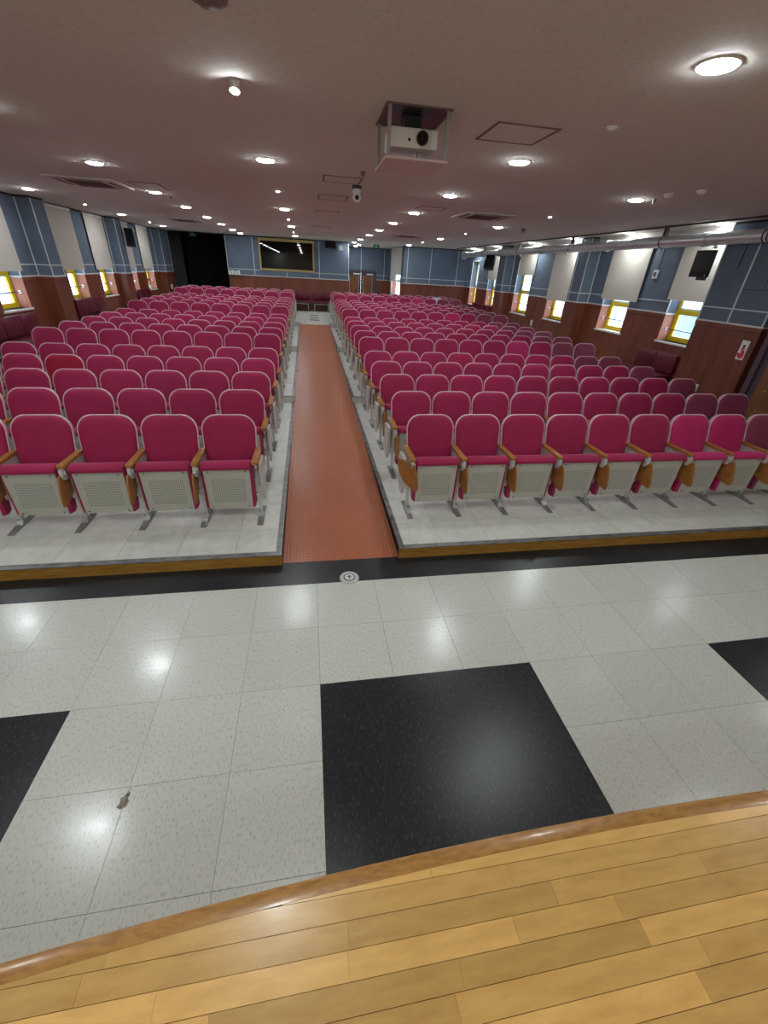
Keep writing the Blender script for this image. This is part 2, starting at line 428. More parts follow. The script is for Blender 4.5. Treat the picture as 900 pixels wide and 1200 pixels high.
# ------------------------------------------------------------------ walls
ZC, Z1, Z2 = 1.675, 1.70, 1.885          # wood top, band between the two white lines
ZT = CZ - .035
class Wall:
    """panelled wall: f(u, d, z) maps run, distance into the room, height"""
    def __init__(s, name, f, u0, u1, thick, holes=(), zbase=0):
        s.f = f; s.holes = list(holes)
        b = MB(); us = sorted([u0] + [q for h in holes for q in h[:2]] + [u1])
        for i in range(0, len(us) - 1):
            a, c = us[i], us[i + 1]
            h = [h for h in holes if h[0] == a and h[1] == c]
            if h: s._bx(b, a, c, -thick, 0, zbase - .1, h[0][2]); s._bx(b, a, c, -thick, 0, h[0][3], CZ + .1)
            else: s._bx(b, a, c, -thick, 0, zbase - .1, CZ + .1)
        s.o = b.obj(name, GROOVE); tag(s.o, kind='structure')
    def _bx(s, b, u0, u1, d0, d1, z0, z1):
        p, q = s.f(u0, d0, z0), s.f(u1, d1, z1)
        b.box(min(p[0], q[0]), max(p[0], q[0]), min(p[1], q[1]), max(p[1], q[1]), z0, z1)
    def part(s, name, m, u0, u1, d0, d1, z0, z1):
        p, q = s.f(u0, d0, z0), s.f(u1, d1, z1)
        return bpart(name, m, p[0], q[0], p[1], q[1], z0, z1, s.o)
    def face(s, u0, u1, d=0, wood=True, cuts=None, step=.62, top=None, ztop=ZT, vtrim=(), blue_cuts=None, zb=0):
        """panels on one flat stretch at distance d"""
        L_ = u1 - u0
        if cuts is None:
            n = max(1, round(L_ / step)); cuts = [u0 + L_ * i / n for i in range(1, n)]
        c = [u0] + [q for q in cuts if u0 < q < u1] + [u1]
        for i in range(len(c) - 1):
            s.part('wood_panel', WOOD, c[i] + .004, c[i + 1] - .004, d, d + .014, zb, ZC - .075)
        s.part('cap_rail', WOOD, u0, u1, d, d + .022, ZC - .07, ZC)
        bc = [u0] + sorted(q for q in (blue_cuts or []) if u0 < q < u1) + [u1]
        for i in range(len(bc) - 1):
            s.part('fabric_panel', BLUE, bc[i], bc[i + 1], d, d + .012, Z1, Z2)
            s.part('fabric_panel', BLUE, bc[i], bc[i + 1], d, d + .012, Z2 + .015, ztop)
        s.part('trim_strip', TRIM, u0, u1, d, d + .024, ZC, Z1)
        s.part('trim_strip', TRIM, u0, u1, d, d + .02, Z2, Z2 + .018)
        for v in list(vtrim) + bc[1:-1]:
            s.part('trim_strip', TRIM, v - .011, v + .011, d, d + .021, Z1, ztop)
    def pier(s, u0, u1, d, far=True):
        b = MB(); s._bx(b, u0, u1, 0, d, 0, CZ); o = b.obj('pier', GROOVE, s.o)
        s.face(u0, u1, d, cuts=[], vtrim=(u0 + .008, u1 - .008))
        for (ua, ub, sg) in ((u0 - .014, u0, 1), (u1, u1 + .014, -1)):
            s.part('wood_panel', WOOD, ua, ub, .016, d + .012, 0, ZC - .075)
            s.part('cap_rail', WOOD, ua, ub, .016, d + .022, ZC - .07, ZC)
            s.part('fabric_panel', BLUE, ua, ub, .016, d + .012, Z1, Z2)
            s.part('fabric_panel', BLUE, ua, ub, .016, d + .012, Z2 + .018, ZT)
            s.part('trim_strip', TRIM, ua - .004, ub + .004, .016, d + .02, ZC, Z1)
            s.part('trim_strip', TRIM, ua - .004, ub + .004, .016, d + .018, Z2, Z2 + .018)
            q = ua if sg > 0 else ub
            s.part('trim_strip', TRIM, q - .01, q + .01, .012, .03, Z1, ZT)
    def under(s, u0, u1, sill, top):
        s.part('wood_panel', WOOD, u0 + .003, u1 - .003, 0, .014, 0, sill - .03)
        s.part('fabric_panel', BLUE, u0, u1, 0, .012, top + .02, ZT)

WIN = [0]
def window(w, u0, u1, sill, top, tall=False, mull=None, style='yellow', dep=.2, railz=1.41):
    WIN[0] += 1
    f = w.f
    def P(name, m, a, b, d0, d1, z0, z1, par):
        p, q = f(a, d0, z0), f(b, d1, z1); return bpart(name, m, p[0], q[0], p[1], q[1], z0, z1, par)
    fm = YEL if style == 'yellow' else WHITEP
    root = empty('window_%d' % WIN[0], f(u0, 0, 0)[:2] + (0,), kind='structure')
    bpy.context.view_layer.update()
    def Q(name, m, a, b, d0, d1, z0, z1):
        o = P(name, m, a, b, d0, d1, z0, z1, None); o.parent = root; o.location = Vector(o.location) - Vector(root.location); return o
    # reveal lining
    for a, b in ((u0 - .002, u0 + .012), (u1 - .012, u1 + .002)):
        Q('jamb', SALMON, a, b, -.3, .016, sill, ZC - .01)
        Q('jamb', BLUE, a, b, -.3, .012, ZC + .02, top)
        Q('jamb_trim', TRIM, a - .004, b + .004, -.3, .02, ZC - .01, ZC + .02)
        Q('jamb_trim', TRIM, a - .004, b + .004, 0, .02, ZC + .02, top)
    Q('sill', SILL, u0 - .03, u1 + .03, -.3, .035, sill - .035, sill)
    Q('head', TRIM, u0, u1, -.3, .012, top - .015, top + .02)
    a, b = u0 + .012, u1 - .012; d0, d1 = -dep - .05, -dep
    fw = .055
    Q('frame', fm, a, a + fw, d0, d1, sill, top - .015); Q('frame', fm, b - fw, b, d0, d1, sill, top - .015)
    Q('frame', fm, a + fw, b - fw, d0, d1, sill, sill + fw); Q('frame', fm, a + fw, b - fw, d0, d1, top - .015 - fw, top - .015)
    tz = 1.74
    Q('transom', fm, a + fw, b - fw, d0, d1, tz - .03, tz + .03)
    panes = [(a + fw, b - fw, sill + fw, tz - .03), (a + fw, b - fw, tz + .03, top - .015 - fw)]
    for (p, q, z0, z1) in panes:
        sw = .03
        for (m0, m1, n0, n1) in ((p, p + sw, z0, z1), (q - sw, q, z0, z1), (p + sw, q - sw, z0, z0 + sw), (p + sw, q - sw, z1 - sw, z1)):
            Q('sash', fm if z0 < 1.5 else WHITEP, m0, m1, d0 + .01, d1 - .012, n0, n1)
        Q('pane', GLASS, p + sw, q - sw, (d0 + d1) / 2 - .003, (d0 + d1) / 2 + .003, z0 + sw, z1 - sw)
    g = MB(); dd = -.1
    g.cyl(f(u0 + .02, dd, railz), f(u1 - .02, dd, railz), .011, seg=10)
    for q, s_ in ((u0 + .012, 1), (u1 - .012, -1)): g.cyl(f(q, dd, railz), f(q + s_ * .012, dd, railz), .028, seg=14)
    o = g.obj('rail', STEEL, root, 40); o.location = -Vector(root.location)
    return root

def blind(w, u0, u1, zb, label, group):
    u0 *= .990; u1 *= .992
    f = w.f; r = empty('roller_blind', f((u0 + u1) / 2, .05, zb), label, 'blind', group)
    base = Vector(r.location)
    def Q(name, m, a, b, d0, d1, z0, z1, par=r, bs=base):
        p, q = Vector(f(a, d0, z0)), Vector(f(b, d1, z1))
        return bpart(name, m, *(sorted((p.x - bs.x, q.x - bs.x))), *(sorted((p.y - bs.y, q.y - bs.y))), z0 - bs.z, z1 - bs.z, par)
    Q('blind_cloth', BLIND, u0, u1, .048, .053, zb, ZT - .02)
    Q('bottom_bar', BLIND, u0, u1, .043, .058, zb - .012, zb + .012)
    p, q = Vector(f(u0, .05, ZT - .01)) - base, Vector(f(u1, .05, ZT - .01)) - base
    MB().cyl(p, q, .022, seg=12).obj('roller', WHITEP, r, 40)
    return r

LW = [(7.70, 8.60, 1.13, 2.66), (9.60, 10.53, 1.13, 2.66), (12.39, 13.30, 1.13, 2.66), (14.22, 15.14, 1.13, 2.66), (16.22, 17.12, 1.13, 2.66), (18.05, 18.96, 1.13, 2.66)]
LB = [(7.60, 8.72), (9.52, 10.65), (12.36, 13.42), (14.14, 15.26), (16.18, 17.22), (18.0, 19.06)]
LP = [(6.95, 7.45), (11.18, 11.70), (15.37, 15.88), (19.54, 20.62)]
wl = Wall('wall_left', lambda u, d, z: (XL + d, u, z), Y0, 20.62, .3, LW)
def fill(w, u0, u1, wins, piers, blue_extra=()):
    pos = u0
    items = sorted([(a, b, 'w') for a, b, *_ in wins] + [(p[0], p[1], 'p') for p in piers])
    for a, b, k in items:
        if a > pos + .03: w.face(pos, a, blue_cuts=[q for q in blue_extra if pos < q < a])
        pos = b
    if u1 > pos + .03: w.face(pos, u1)
fill(wl, Y0, 20.62, LW, LP)
for a, b, s0, t0 in LW: wl.under(a, b, s0, t0); window(wl, a, b, s0, t0)
for a, b in LP: wl.pier(a, b, .27)
LBN = ['blind nearest the stage on left wall, mostly out of view', 'beige roller blind over the nearest visible window on left wall',
       'beige roller blind left of the narrow blue wall strip, left wall', 'beige roller blind just before the second pier on left wall',
       'beige roller blind partly behind the black wall speaker, left wall', 'beige roller blind farthest back on left wall']
for (a, b), n in zip(LB, LBN): blind(wl, a, b, 1.795, n, 'roller blinds on the left wall')

RWN = [(7.12, 8.09, 1.20, 2.66), (9.24, 10.19, 1.17, 2.66), (11.86, 12.86, 1.14, 2.66), (14.10, 15.20, 1.11, 2.66), (16.80, 17.73, 1.08, 2.66), (18.91, 19.75, 1.06, 2.66)]
RB = [(7.08, 8.21, 1.945), (9.08, 10.33, 1.835), (11.87, 12.98, 1.65), (14.08, 15.21, 2.25), (16.75, 17.90, 2.06)]
RP = [(5.72, 6.93, .35), (10.82, 11.28, .28), (15.64, 16.22, .30)]
DH = (4.45, 5.70, -.1, 2.6)
wr = Wall('wall_right', lambda u, d, z: (XR - d, u, z), Y0, YB + .2, .3, RWN)
wr.face(Y0, 4.3)
fill(wr, 5.72, YB, RWN, [p[:2] for p in RP])
for a, b, s0, t0 in RWN: wr.under(a, b, s0, t0); window(wr, a, b, s0, t0)
for a, b, d in RP[1:]: wr.pier(a, b, d)
wr.pier(RP[0][0], RP[0][1], RP[0][2])
# near pier: an extra vertical white strip and thin seams on the blue cloth
a_, b_, d_ = RP[0]
wr.part('trim_strip', TRIM, 6.32, 6.345, d_, d_ + .022, Z1, ZT)
wr.part('wood_joint', GROOVE, 6.34, 6.347, d_ + .012, d_ + .0148, 0, ZC - .075)
wr.part('cloth_seam', GROOVE, 5.74, 6.32, d_ + .011, d_ + .0135, 2.17, 2.176)
wr.part('cloth_seam', GROOVE, 5.97, 5.975, d_ + .011, d_ + .0135, 2.176, ZT)
RBN = ['beige roller blind behind the black monitor, nearest the stage on right wall', 'wide beige roller blind left of the switch box, right wall',
       'beige roller blind hanging lowest on the right wall', 'short beige roller blind pulled halfway down over a tall window',
       'beige roller blind behind the tilted far speaker, right wall']
for (a, b, z), n in zip(RB, RBN): blind(wr, a, b, z, n, 'roller blinds on the right wall')

# back wall: middle section (with the dark booth window) and right section
f_back = lambda u, d, z: (u, YB - d, z)
XA, XB, XCc = -3.2, 1.78, 4.17
wb = Wall('wall_back', f_back, XA, XB, .2, [], 0)
wb.face(XA, XB, 0, step=.62, vtrim=(XA + .012, XB - .012), blue_cuts=[-2.14, -.83, .53])
wb2 = Wall('wall_back', f_back, XCc, XR, .2, [], 0)
wb2.face(XCc, XR, 0, step=.6, vtrim=(XCc + .16,), blue_cuts=[5.37, 6.59])
wb3 = Wall('wall_back', lambda u, d, z: (u, 24.5 - d, z), XB - .2, XCc + .2, .2, [(2.0, 3.5, -.1, 2.02)], 0)
wb3.face(XB, 2.0, 0, vtrim=()); wb3.face(3.5, XCc, 0, step=.6, blue_cuts=[3.95])
wb3.part('fabric_panel', BLUE, 2.0, 3.5, 0, .012, 2.1, ZT); wb3.part('trim_strip', TRIM, 2.0, 3.56, 0, .022, 2.04, 2.075)
wb3.part('trim_strip', TRIM, 2.74, 2.765, 0, .02, 2.08, ZT); wb3.part('trim_strip', TRIM, 3.51, 3.535, 0, .022, 1.7, 2.06)
# short walls of the recess
wq = Wall('wall_back', lambda u, d, z: (XB - .2 + d, u, z), YB + .2, 24.5, .05, [], 0)
wq.face(YB + .2, 24.5, 0)
RW2 = [(21.05, 23.6, 1.10, 2.95)]
wq2 = Wall('wall_back', lambda u, d, z: (XCc - d, u, z), YB, 24.5, .1, RW2, 0)
wq2.face(YB, 21.05, 0, cuts=[]); wq2.face(23.6, 24.5, 0, step=.6)
wq2.under(21.05, 23.6, 1.10, 2.95)
window(wq2, 21.05, 23.6, 1.10, 2.95, style='white', dep=.02, railz=1.3)
box('floor', TILE_P, XB - .2, XCc, YB, 24.5, -.12, .0); tag(bpy.data.objects[-1] if False else C.objects[-1], kind='structure')
for k, (a, b, z, n) in enumerate(((21.0, 22.3, 2.0, 'grey roller blind nearer the hall in rear doorway alcove window'), (22.35, 23.65, 1.72, 'grey roller blind beside the rear double door in alcove'))):
    blind(wq2, a, b, z, n, 'roller blinds in the rear alcove')

# dark entrance behind the left block
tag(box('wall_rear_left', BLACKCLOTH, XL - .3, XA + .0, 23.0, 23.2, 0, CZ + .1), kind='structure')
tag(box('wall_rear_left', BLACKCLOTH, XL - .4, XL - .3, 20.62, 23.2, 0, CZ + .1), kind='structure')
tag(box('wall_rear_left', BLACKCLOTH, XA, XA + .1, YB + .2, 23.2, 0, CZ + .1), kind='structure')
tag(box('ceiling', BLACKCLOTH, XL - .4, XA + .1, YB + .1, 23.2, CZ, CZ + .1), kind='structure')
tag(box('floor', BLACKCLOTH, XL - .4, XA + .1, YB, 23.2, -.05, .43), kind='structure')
def curtain(name, m, p0, p1, z0, z1, amp, wl_, label):
    p0, p1 = Vector(p0), Vector(p1); L_ = (p1 - p0).length; t = (p1 - p0) / L_; n = Vector((-t.y, t.x))
    k = int(L_ / wl_ * 8); b = MB(); rs = []
    rows = []
    for z in (z0, (z0 + z1) / 2, z1):
        rows.append([b.bm.verts.new((*(p0 + t * (L_ * i / k) + n * amp * math.sin(i * 2 * PI / 8 + .6 * math.sin(i * .23)) * (1 - .3 * (z == z1))), z)) for i in range(k + 1)])
    for a, c in zip(rows, rows[1:]):
        for i in range(k): b.bm.faces.new((a[i], a[i + 1], c[i + 1], c[i]))
    o = b.obj(name, m, None, 60); md = o.modifiers.new('s', 'SOLIDIFY'); md.thickness = .006
    return tag(o, label, 'curtain')
curtain('black_curtain', BLACKCLOTH, (-5.1, 22.2), (XA, 22.2), .44, CZ - .01, .06, .22, 'wide black stage curtain across the dark rear left opening')
curtain('grey_curtain', GREYCLOTH, (-5.62, 20.95), (-5.12, 21.5), .44, CZ - .02, .035, .16, 'narrow dark grey curtain at left edge of dark opening')

# wall behind the camera and side of the stage
tag(box('wall_front', PLASTER, XL - .3, XR + .3, Y0 - .15, Y0, 0, CZ + .1), kind='structure')

# ------------------------------------------------------------------ booth window on the back wall
r = empty('booth_window', (-.8, YB - .02, 1.92), 'wide black booth window with thin gold frame on rear wall', 'screen')
def bq(name, m, x0, x1, y0, y1, z0, z1, par, o0): return bpart(name, m, x0 - o0[0], x1 - o0[0], y0 - o0[1], y1 - o0[1], z0 - o0[2], z1 - o0[2], par)
O0 = (-.8, YB - .02, 1.92)
bx0, bx1, bz0, bz1 = -1.90, .32, 1.91, 3.03
bq('glass', SCREEN, bx0 + .06, bx1 - .06, YB - .045, YB - .035, bz0 + .06, bz1 - .09, r, O0)
bq('frame', GOLD, bx0, bx1, YB - .075, YB - .0135, bz0, bz0 + .06, r, O0); bq('frame', GOLD, bx0, bx1, YB - .075, YB - .0135, bz1 - .09, bz1, r, O0)
bq('frame', GOLD, bx0, bx0 + .06, YB - .075, YB - .0135, bz0 + .06, bz1 - .09, r, O0); bq('frame', GOLD, bx1 - .06, bx1, YB - .075, YB - .0135, bz0 + .06, bz1 - .09, r, O0)

# small white boxes on the ledge at the left of the rear wall
for k, x in enumerate((-3.14, -3.02, -2.90, -2.78)):
    o = box('paper_cup', WHITEP, x - .045, x + .045, YB - .10, YB - .025, ZC + .002 + .024, ZC + .15 + (.02 if k % 2 else 0), None, .006)
    tag(o, ['white box at left end of the rear wall ledge', 'second white box from left on the rear wall ledge', 'third white box from left on the rear wall ledge', 'white box at right end of the rear wall ledge row'][k], 'box', 'white boxes on the rear ledge')
    o.name = 'white_box'
tag(box('ledge', TRIM, -3.18, -2.70, YB - .12, YB - .024, ZC, ZC + .024), 'short white ledge under the white boxes, rear wall', 'ledge')

# ------------------------------------------------------------------ doors
def padded_door(name, f, u0, u1, z1, leaves=2, fm=PURPLE, handle_at=None):
    root = empty(name, f((u0 + u1) / 2, 0, 0), kind='structure'); base = Vector(root.location)
    def Q(nm, m, a, b, d0, d1, z0, zz, par=root, bs=base):
        p, q = Vector(f(a, d0, z0)) - bs, Vector(f(b, d1, zz)) - bs
        return bpart(nm, m, *sorted((p.x, q.x)), *sorted((p.y, q.y)), z0, zz, par)
    fw = .09
    Q('frame', fm, u0 - fw, u0, -.04, .05, 0, z1 + fw); Q('frame', fm, u1, u1 + fw, -.04, .05, 0, z1 + fw); Q('frame', fm, u0, u1, -.04, .05, z1, z1 + fw)
    w = (u1 - u0) / leaves
    for k in range(leaves):
        a, b = u0 + w * k + .004, u0 + w * (k + 1) - .004
        lf = empty('door_leaf', (0, 0, 0)); lf.parent = root
        Q('leaf_frame', fm, a, b, -.03, .012, 0, z1, lf)
        Q('pad', PADDED, a + .11, b - .11, .012, .028, .12, z1 - .14, lf)
        Q('pad_edge', WHITEP if leaves > 1 else fm, a + .1, a + .11, .012, .024, .12, z1 - .14, lf); Q('pad_edge', WHITEP if leaves > 1 else fm, b - .11, b - .1, .012, .024, .12, z1 - .14, lf)
        g = MB(); nx = 3; nz = 7
        for i in range(nx):
            for j in range(nz):
                uu = a + .11 + (b - a - .22) * (i + .5) / nx; zz = .12 + (z1 - .26) * (j + .5) / nz
                g.sphere(Vector(f(uu, .03, zz)) - base, .016, seg=8, rings=6)
        g.obj('buttons', BRASS, lf, 60)
        if leaves > 1:
            Q('closer', WHITEP, a + .30, b - .06, .03, .07, z1 - .1, z1 - .04, lf)
            uu = b - .05 if k == 0 else a + .05
            g = MB().cyl(Vector(f(uu, .06, 1.0)) - base, Vector(f(uu, .06, 1.35)) - base, .02, seg=10)
            g.cyl(Vector(f(uu, .01, 1.03)) - base, Vector(f(uu, .06, 1.03)) - base, .014, seg=8); g.cyl(Vector(f(uu, .01, 1.32)) - base, Vector(f(uu, .06, 1.32)) - base, .014, seg=8)
            g.obj('handle', BLACK, lf, 40)
    return root
padded_door('door_1', lambda u, d, z: (u, 24.5 - d - .01, z), 2.05, 3.45, 1.98)
padded_door('door_2', lambda u, d, z: (XR - .33 - d, u, z), 4.35, 5.50, 2.35, leaves=1)
wr.part('fabric_panel', BLUE, 4.24, 5.705, .30, .335, 2.46, ZT)
wr.part('wood_panel', WOOD, 4.24, 4.26, 0, .33, 0, ZT)

# ------------------------------------------------------------------ duct along the right wall
dr = empty('ventilation_duct', (6.58, 3, 2.858), 'long round silver duct hanging below ceiling along right wall', 'duct')
R_ = .093
y = 2.9; k = 0
joints = [-4.5, -1.0, 3.1, 7.25, 9.9, 12.9, 15.9, 19.35]
for a, b in zip(joints, joints[1:]):
    MB().cyl((0, a - 3 + .003, 0), (0, b - 3 - .003, 0), R_, seg=28).obj('duct_section', DUCT, dr, 40)
    MB().cyl((0, b - 3 - .05, 0), (0, b - 3 + .05, 0), R_ + .014, seg=28).obj('joint_collar', DUCT, dr, 40)
MB().cyl((0, 16.35, 0), (0, 16.7, .0), R_, .16, seg=28).obj('end_bell', DUCT, dr, 40)
for yy in (6.1, 6.17):
    MB().cyl((0, yy - 3, 0), (0, yy - 3 + .018, 0), R_ + .006, seg=28).obj('clamp', DARK_STEEL, dr, 40)
for yy in (-2.5, 1.5, 5.95, 8.25, 11.4, 14.4, 17.4):
    MB().box(-.03, .03, yy - 3 - .03, yy - 3 + .03, R_ - .01, CZ - 2.858).obj('hanger', DUCT_DARK if yy > 6 else DUCT, dr)
    MB().cyl((0, yy - 3 - .012, 0), (0, yy - 3 + .012, 0), R_ + .005, seg=28).obj('clamp', DUCT_DARK if yy > 6 else DUCT, dr, 40)
for k, yy in enumerate((7.0, 11.6, 14.2, 16.4)):
    o = empty('duct_sensor', (6.56, yy, 2.77), ['white cone sprinkler under duct above the black monitor', 'white cone sprinkler under duct between low blind and pier',
              'white cone sprinkler under duct above the short blind', 'white cone sprinkler under duct beside the far speaker'][k], 'sprinkler', 'sprinklers under the duct')
    MB().cyl((0, 0, -.05), (0, 0, 0), .034, .016, 14).obj('cone', WHITEP, o, 40)
    MB().cyl((0, 0, 0), (0, 0, .02), .012, .012, 10).obj('stem', WHITEP, o, 40)
tag(MB().tube([(6.28, -4.5, CZ - .02), (6.28, 9, CZ - .025), (6.2, 14, CZ - .02), (6.15, 19.5, CZ - .02)], .014, 8).obj('conduit', DUCT_DARK, None, 60),
    'thin dark conduit running on ceiling beside the silver duct', 'conduit')

# ------------------------------------------------------------------ ceiling lamps
def dome(R, dm):
    b = MB(); rs = []
    for k, (rr, zz) in enumerate(((1, -.004), (1, -.012), (.93, -.02), (.75, -.027), (.45, -.031), (.1, -.032))):
        rs.append([Vector((R * rr * math.cos(2 * PI * i / 20), R * rr * math.sin(2 * PI * i / 20), zz * (.3 + R * 3.5))) for i in range(20)])
    return b.rings(rs).mesh('diffuser', dm, 60)
def lamp_proto(R, dm, name):
    z = 0
    ring = MB(); seg = 28
    rs = []
    for rr, zz in ((R, -.004), (R + .002, -.007), (R + .009, -.006), (R + .012, 0), (R, 0)):
        rs.append([Vector((rr * math.cos(2 * PI * i / seg), rr * math.sin(2 * PI * i / seg), zz)) for i in range(seg)])
    ring.rings(rs, closed=True, cap=False)
    return ring.mesh('trim_ring', WHITEP, 50), dome(R, dm)
BIGM = lamp_proto(.086, LAMPM, 'b'); SMM = lamp_proto(.024, SPOTM, 's')
COLS = {
    -4.77: ('along the left wall', [-3.0, 1.4, 5.75, 10.0, 14.3, 18.0], [3.4, 7.8, 12.19, 16.6]),
    -2.42: ('above the left seat block', [-4.0, -1.9, .25, 2.45, 4.6, 6.75, 9.05, 11.1, 13.2, 15.25, 17.45, 19.3], []),
    -.38: ('left of the aisle', [-3.0, 1.3, 5.65, 10.05, 14.2, 18.7], [-.9, 3.5, 7.79, 12.18, 16.6]),
    1.97: ('just right of the aisle', [-4.0, -1.9, 2.49, 4.66, 6.82, 9.03, 11.16, 13.34, 15.5, 18.0, 20.2], []),
    4.14: ('above the right seat block', [-3.0, 1.5, 5.91, 10.32, 14.9, 19.6], [3.7, 8.09, 12.5, 17.28]),
    6.72: ('over the silver duct', [-3.9, -1.7, .5, 2.7, 4.95, 7.21, 9.48, 11.6, 13.9, 16.6, 19.0], []),
}
for X, (where, big, small) in COLS.items():
    seen = [q for q in big if q > 2.4]; back = [q for q in big if q <= 2.4][::-1]
    for yy in big:
        if yy in seen:
            n = seen.index(yy)
            lab = 'round recessed downlight, %s from stage in the row %s' % (ORD[n] if n < len(seen) - 1 else 'farthest', where)
        else: lab = 'round recessed downlight over the stage, %s in the row %s' % (ORD[back.index(yy)], where)
        o = empty('downlight', (X, yy, CZ), lab, 'ceiling light', 'round downlights ' + where)
        link('trim_ring', BIGM[0], o); link('diffuser', BIGM[1], o)
    vis = [q for q in small if q > 3]
    for k, yy in enumerate(small):
        kk = k - (len(small) - len(vis))
        lab = ('small white spotlight, %s from stage in the row %s' % (ORD[kk], where)) if yy > 3 else 'small white spotlight over the stage in the row %s' % where
        o = empty('spotlight', (X, yy, CZ), lab, 'spotlight', 'small spotlights in the ceiling')
        if yy == 3.5:
            # the nearest one stands proud of the ceiling on a tilted head
            MB().cyl((0, 0, 0), (0, 0, -.018), .03, .026, 20).obj('mount', WHITEP, o, 40)
            MB().cyl((0, 0, -.018), (-.002, -.012, -.05), .024, .03, 20).obj('lamp_head', WHITEP, o, 40)
            d_ = link('diffuser', SMM[1], o, (-.003, -.013, -.046)); d_.rotation_euler = (.35, 0, 0)
        else:
            link('trim_ring', SMM[0], o); link('diffuser', SMM[1], o)

for k, yy in enumerate((21.9, 23.5)):  # extra downlights added to brighten the alcove
    o = empty('downlight', (2.35, yy, CZ), 'added round downlight in rear alcove, %s the double door' % ('farther from' if k == 0 else 'nearer'), 'ceiling light', 'downlights added in the rear alcove')
    link('trim_ring', BIGM[0], o); link('diffuser', BIGM[1], o)
# ------------------------------------------------------------------ ceiling fittings
def hatch(x0, x1, y0, y1, label, fwid=.022):
    o = empty('ceiling_hatch', ((x0 + x1) / 2, (y0 + y1) / 2, CZ), label, 'ceiling hatch', 'access hatches in the ceiling')
    a, b = (x1 - x0) / 2, (y1 - y0) / 2
    for q in ((-a, a, -b, -b + fwid), (-a, a, b - fwid, b), (-a, -a + fwid, -b + fwid, b - fwid), (a - fwid, a, -b + fwid, b - fwid)):
        bpart('frame', CEIL_FRAME, *q, -.005, 0, o)
    bpart('panel', CEIL, -a + fwid + .002, a - fwid - .002, -b + fwid + .002, b - fwid - .002, -.0035, 0, o)
hatch(1.34, 1.82, 3.64, 4.11, 'square ceiling hatch right of the projector cage')
hatch(.23, .70, 6.17, 6.60, 'ceiling hatch in front of the white dome camera')
hatch(.21, .66, 7.70, 8.27, 'ceiling hatch just behind the white dome camera')
hatch(.21, .66, 9.75, 10.0, 'narrow ceiling hatch over the middle of the aisle')
hatch(.18, .68, 13.4, 13.85, 'ceiling hatch over the far third of the aisle')
hatch(.18, .64, 17.2, 17.6, 'ceiling hatch nearest the rear wall over the landing')
hatch(1.85, 2.31, 8.1, 8.5, 'ceiling hatch beside the right air conditioner')
hatch(-2.52, -2.10, 8.05, 8.72, 'ceiling hatch beside the left air conditioner')
def ac(x, y, label, a=.46, b=.46):
    o = empty('air_conditioner', (x, y, CZ), label, 'air conditioner', 'ceiling air conditioners')
    MB().box(-a, a, -b, b, -.022, 0, .006).obj('panel', CEIL, o)
    bpart('grille', VENT, -a * .55, a * .55, -b * .55, b * .55, -.026, -.0225, o)
    for i in range(9):
        q = -b * .55 + b * 1.1 * (i + .5) / 9
        bpart('slat', CEIL_FRAME, -a * .55, a * .55, q - .008, q + .008, -.031, -.0265, o)
    for q in ((-a * .62, a * .62, -b * .85, -b * .73), (-a * .62, a * .62, b * .73, b * .85), (-a * .85, -a * .73, -b * .62, b * .62), (a * .73, a * .85, -b * .62, b * .62)):
        bpart('louvre', CEIL_FRAME, *q, -.0265, -.0225, o)
ac(3.15, 8.65, 'square ceiling air conditioner right of aisle, nearest the stage')
ac(3.0, 14.6, 'square ceiling air conditioner right of aisle, toward the rear wall')
ac(-3.15, 8.45, 'square ceiling air conditioner on left, nearest the stage')
ac(-3.25, 14.6, 'square ceiling air conditioner on left, toward the dark opening')
def puck(x, y, r, h, label, cat='smoke detector', m=WHITEP, group='small ceiling detectors'):
    o = empty('smoke_detector', (x, y, CZ), label, cat, group)
    MB().cyl((0, 0, -h * .4), (0, 0, 0), r, r, 20).obj('base', m, o, 40)
    MB().cyl((0, 0, -h), (0, 0, -h * .4), r * .55, r * .85, 20).obj('cap', m, o, 40)
puck(4.16, 5.38, .05, .04, 'white smoke detector on ceiling, left of two near duct')
puck(4.30, 5.05, .05, .04, 'white smoke detector on ceiling, right of two near duct')
puck(.65, 5.78, .03, .045, 'grey ceiling sensor between projector cage and dome camera', m=CEIL_FRAME)
puck(2.10, 3.48, .035, .02, 'small ceiling sprinkler right of the large square hatch', cat='sprinkler')
puck(-.35, 2.58, .075, .03, 'round ceiling detector at top edge of picture', m=CEIL_FRAME)
puck(4.66, 10.2, .05, .07, 'dark hanging sensor beyond the right air conditioner', m=CEIL_FRAME)
puck(4.28, 5.75, .025, .05, 'small dark sensor below the two smoke detectors', m=CEIL_FRAME)
puck(-2.3, 9.5, .03, .04, 'small dark sensor behind the left ceiling hatch', m=CEIL_FRAME)

# projector in its drop-down cage
pj = empty('projector_cage', (.76, 3.77, CZ), 'open metal lift cage hanging below ceiling in front of aisle', 'projector lift')
for (x, y) in ((-.195, -.23), (.195, -.23), (-.195, .23), (.195, .23)):
    bpart('post', GREY_STEEL, x - .011, x + .011, y - .011, y + .011, -.262, 0, pj)
bpart('bottom_board', CEIL_PINK, -.215, .215, -.25, .25, -.275, -.262, pj)
bpart('opening', DARK_STEEL, -.21, .21, -.245, .245, -.003, -.0005, pj)
for q in ((-.22, .22, -.255, -.235), (-.22, .22, .235, .255), (-.22, -.20, -.235, .235), (.20, .22, -.235, .235)):
    bpart('rim', CEIL_FRAME, *q, -.008, 0, pj)
bpart('mount_block', BLACK, -.06, .06, -.05, .07, -.075, -.003, pj)
bpart('support_foot', GREY_STEEL, .03, .05, -.06, -.04, -.262, -.19, pj)
po = empty('projector', (.76, 3.78, CZ - .19), 'white projector with dark lens inside the ceiling cage', 'projector')
MB().box(-.165, .165, -.13, .13, 0, .11, .012).obj('body', WHITEP, po, 40)
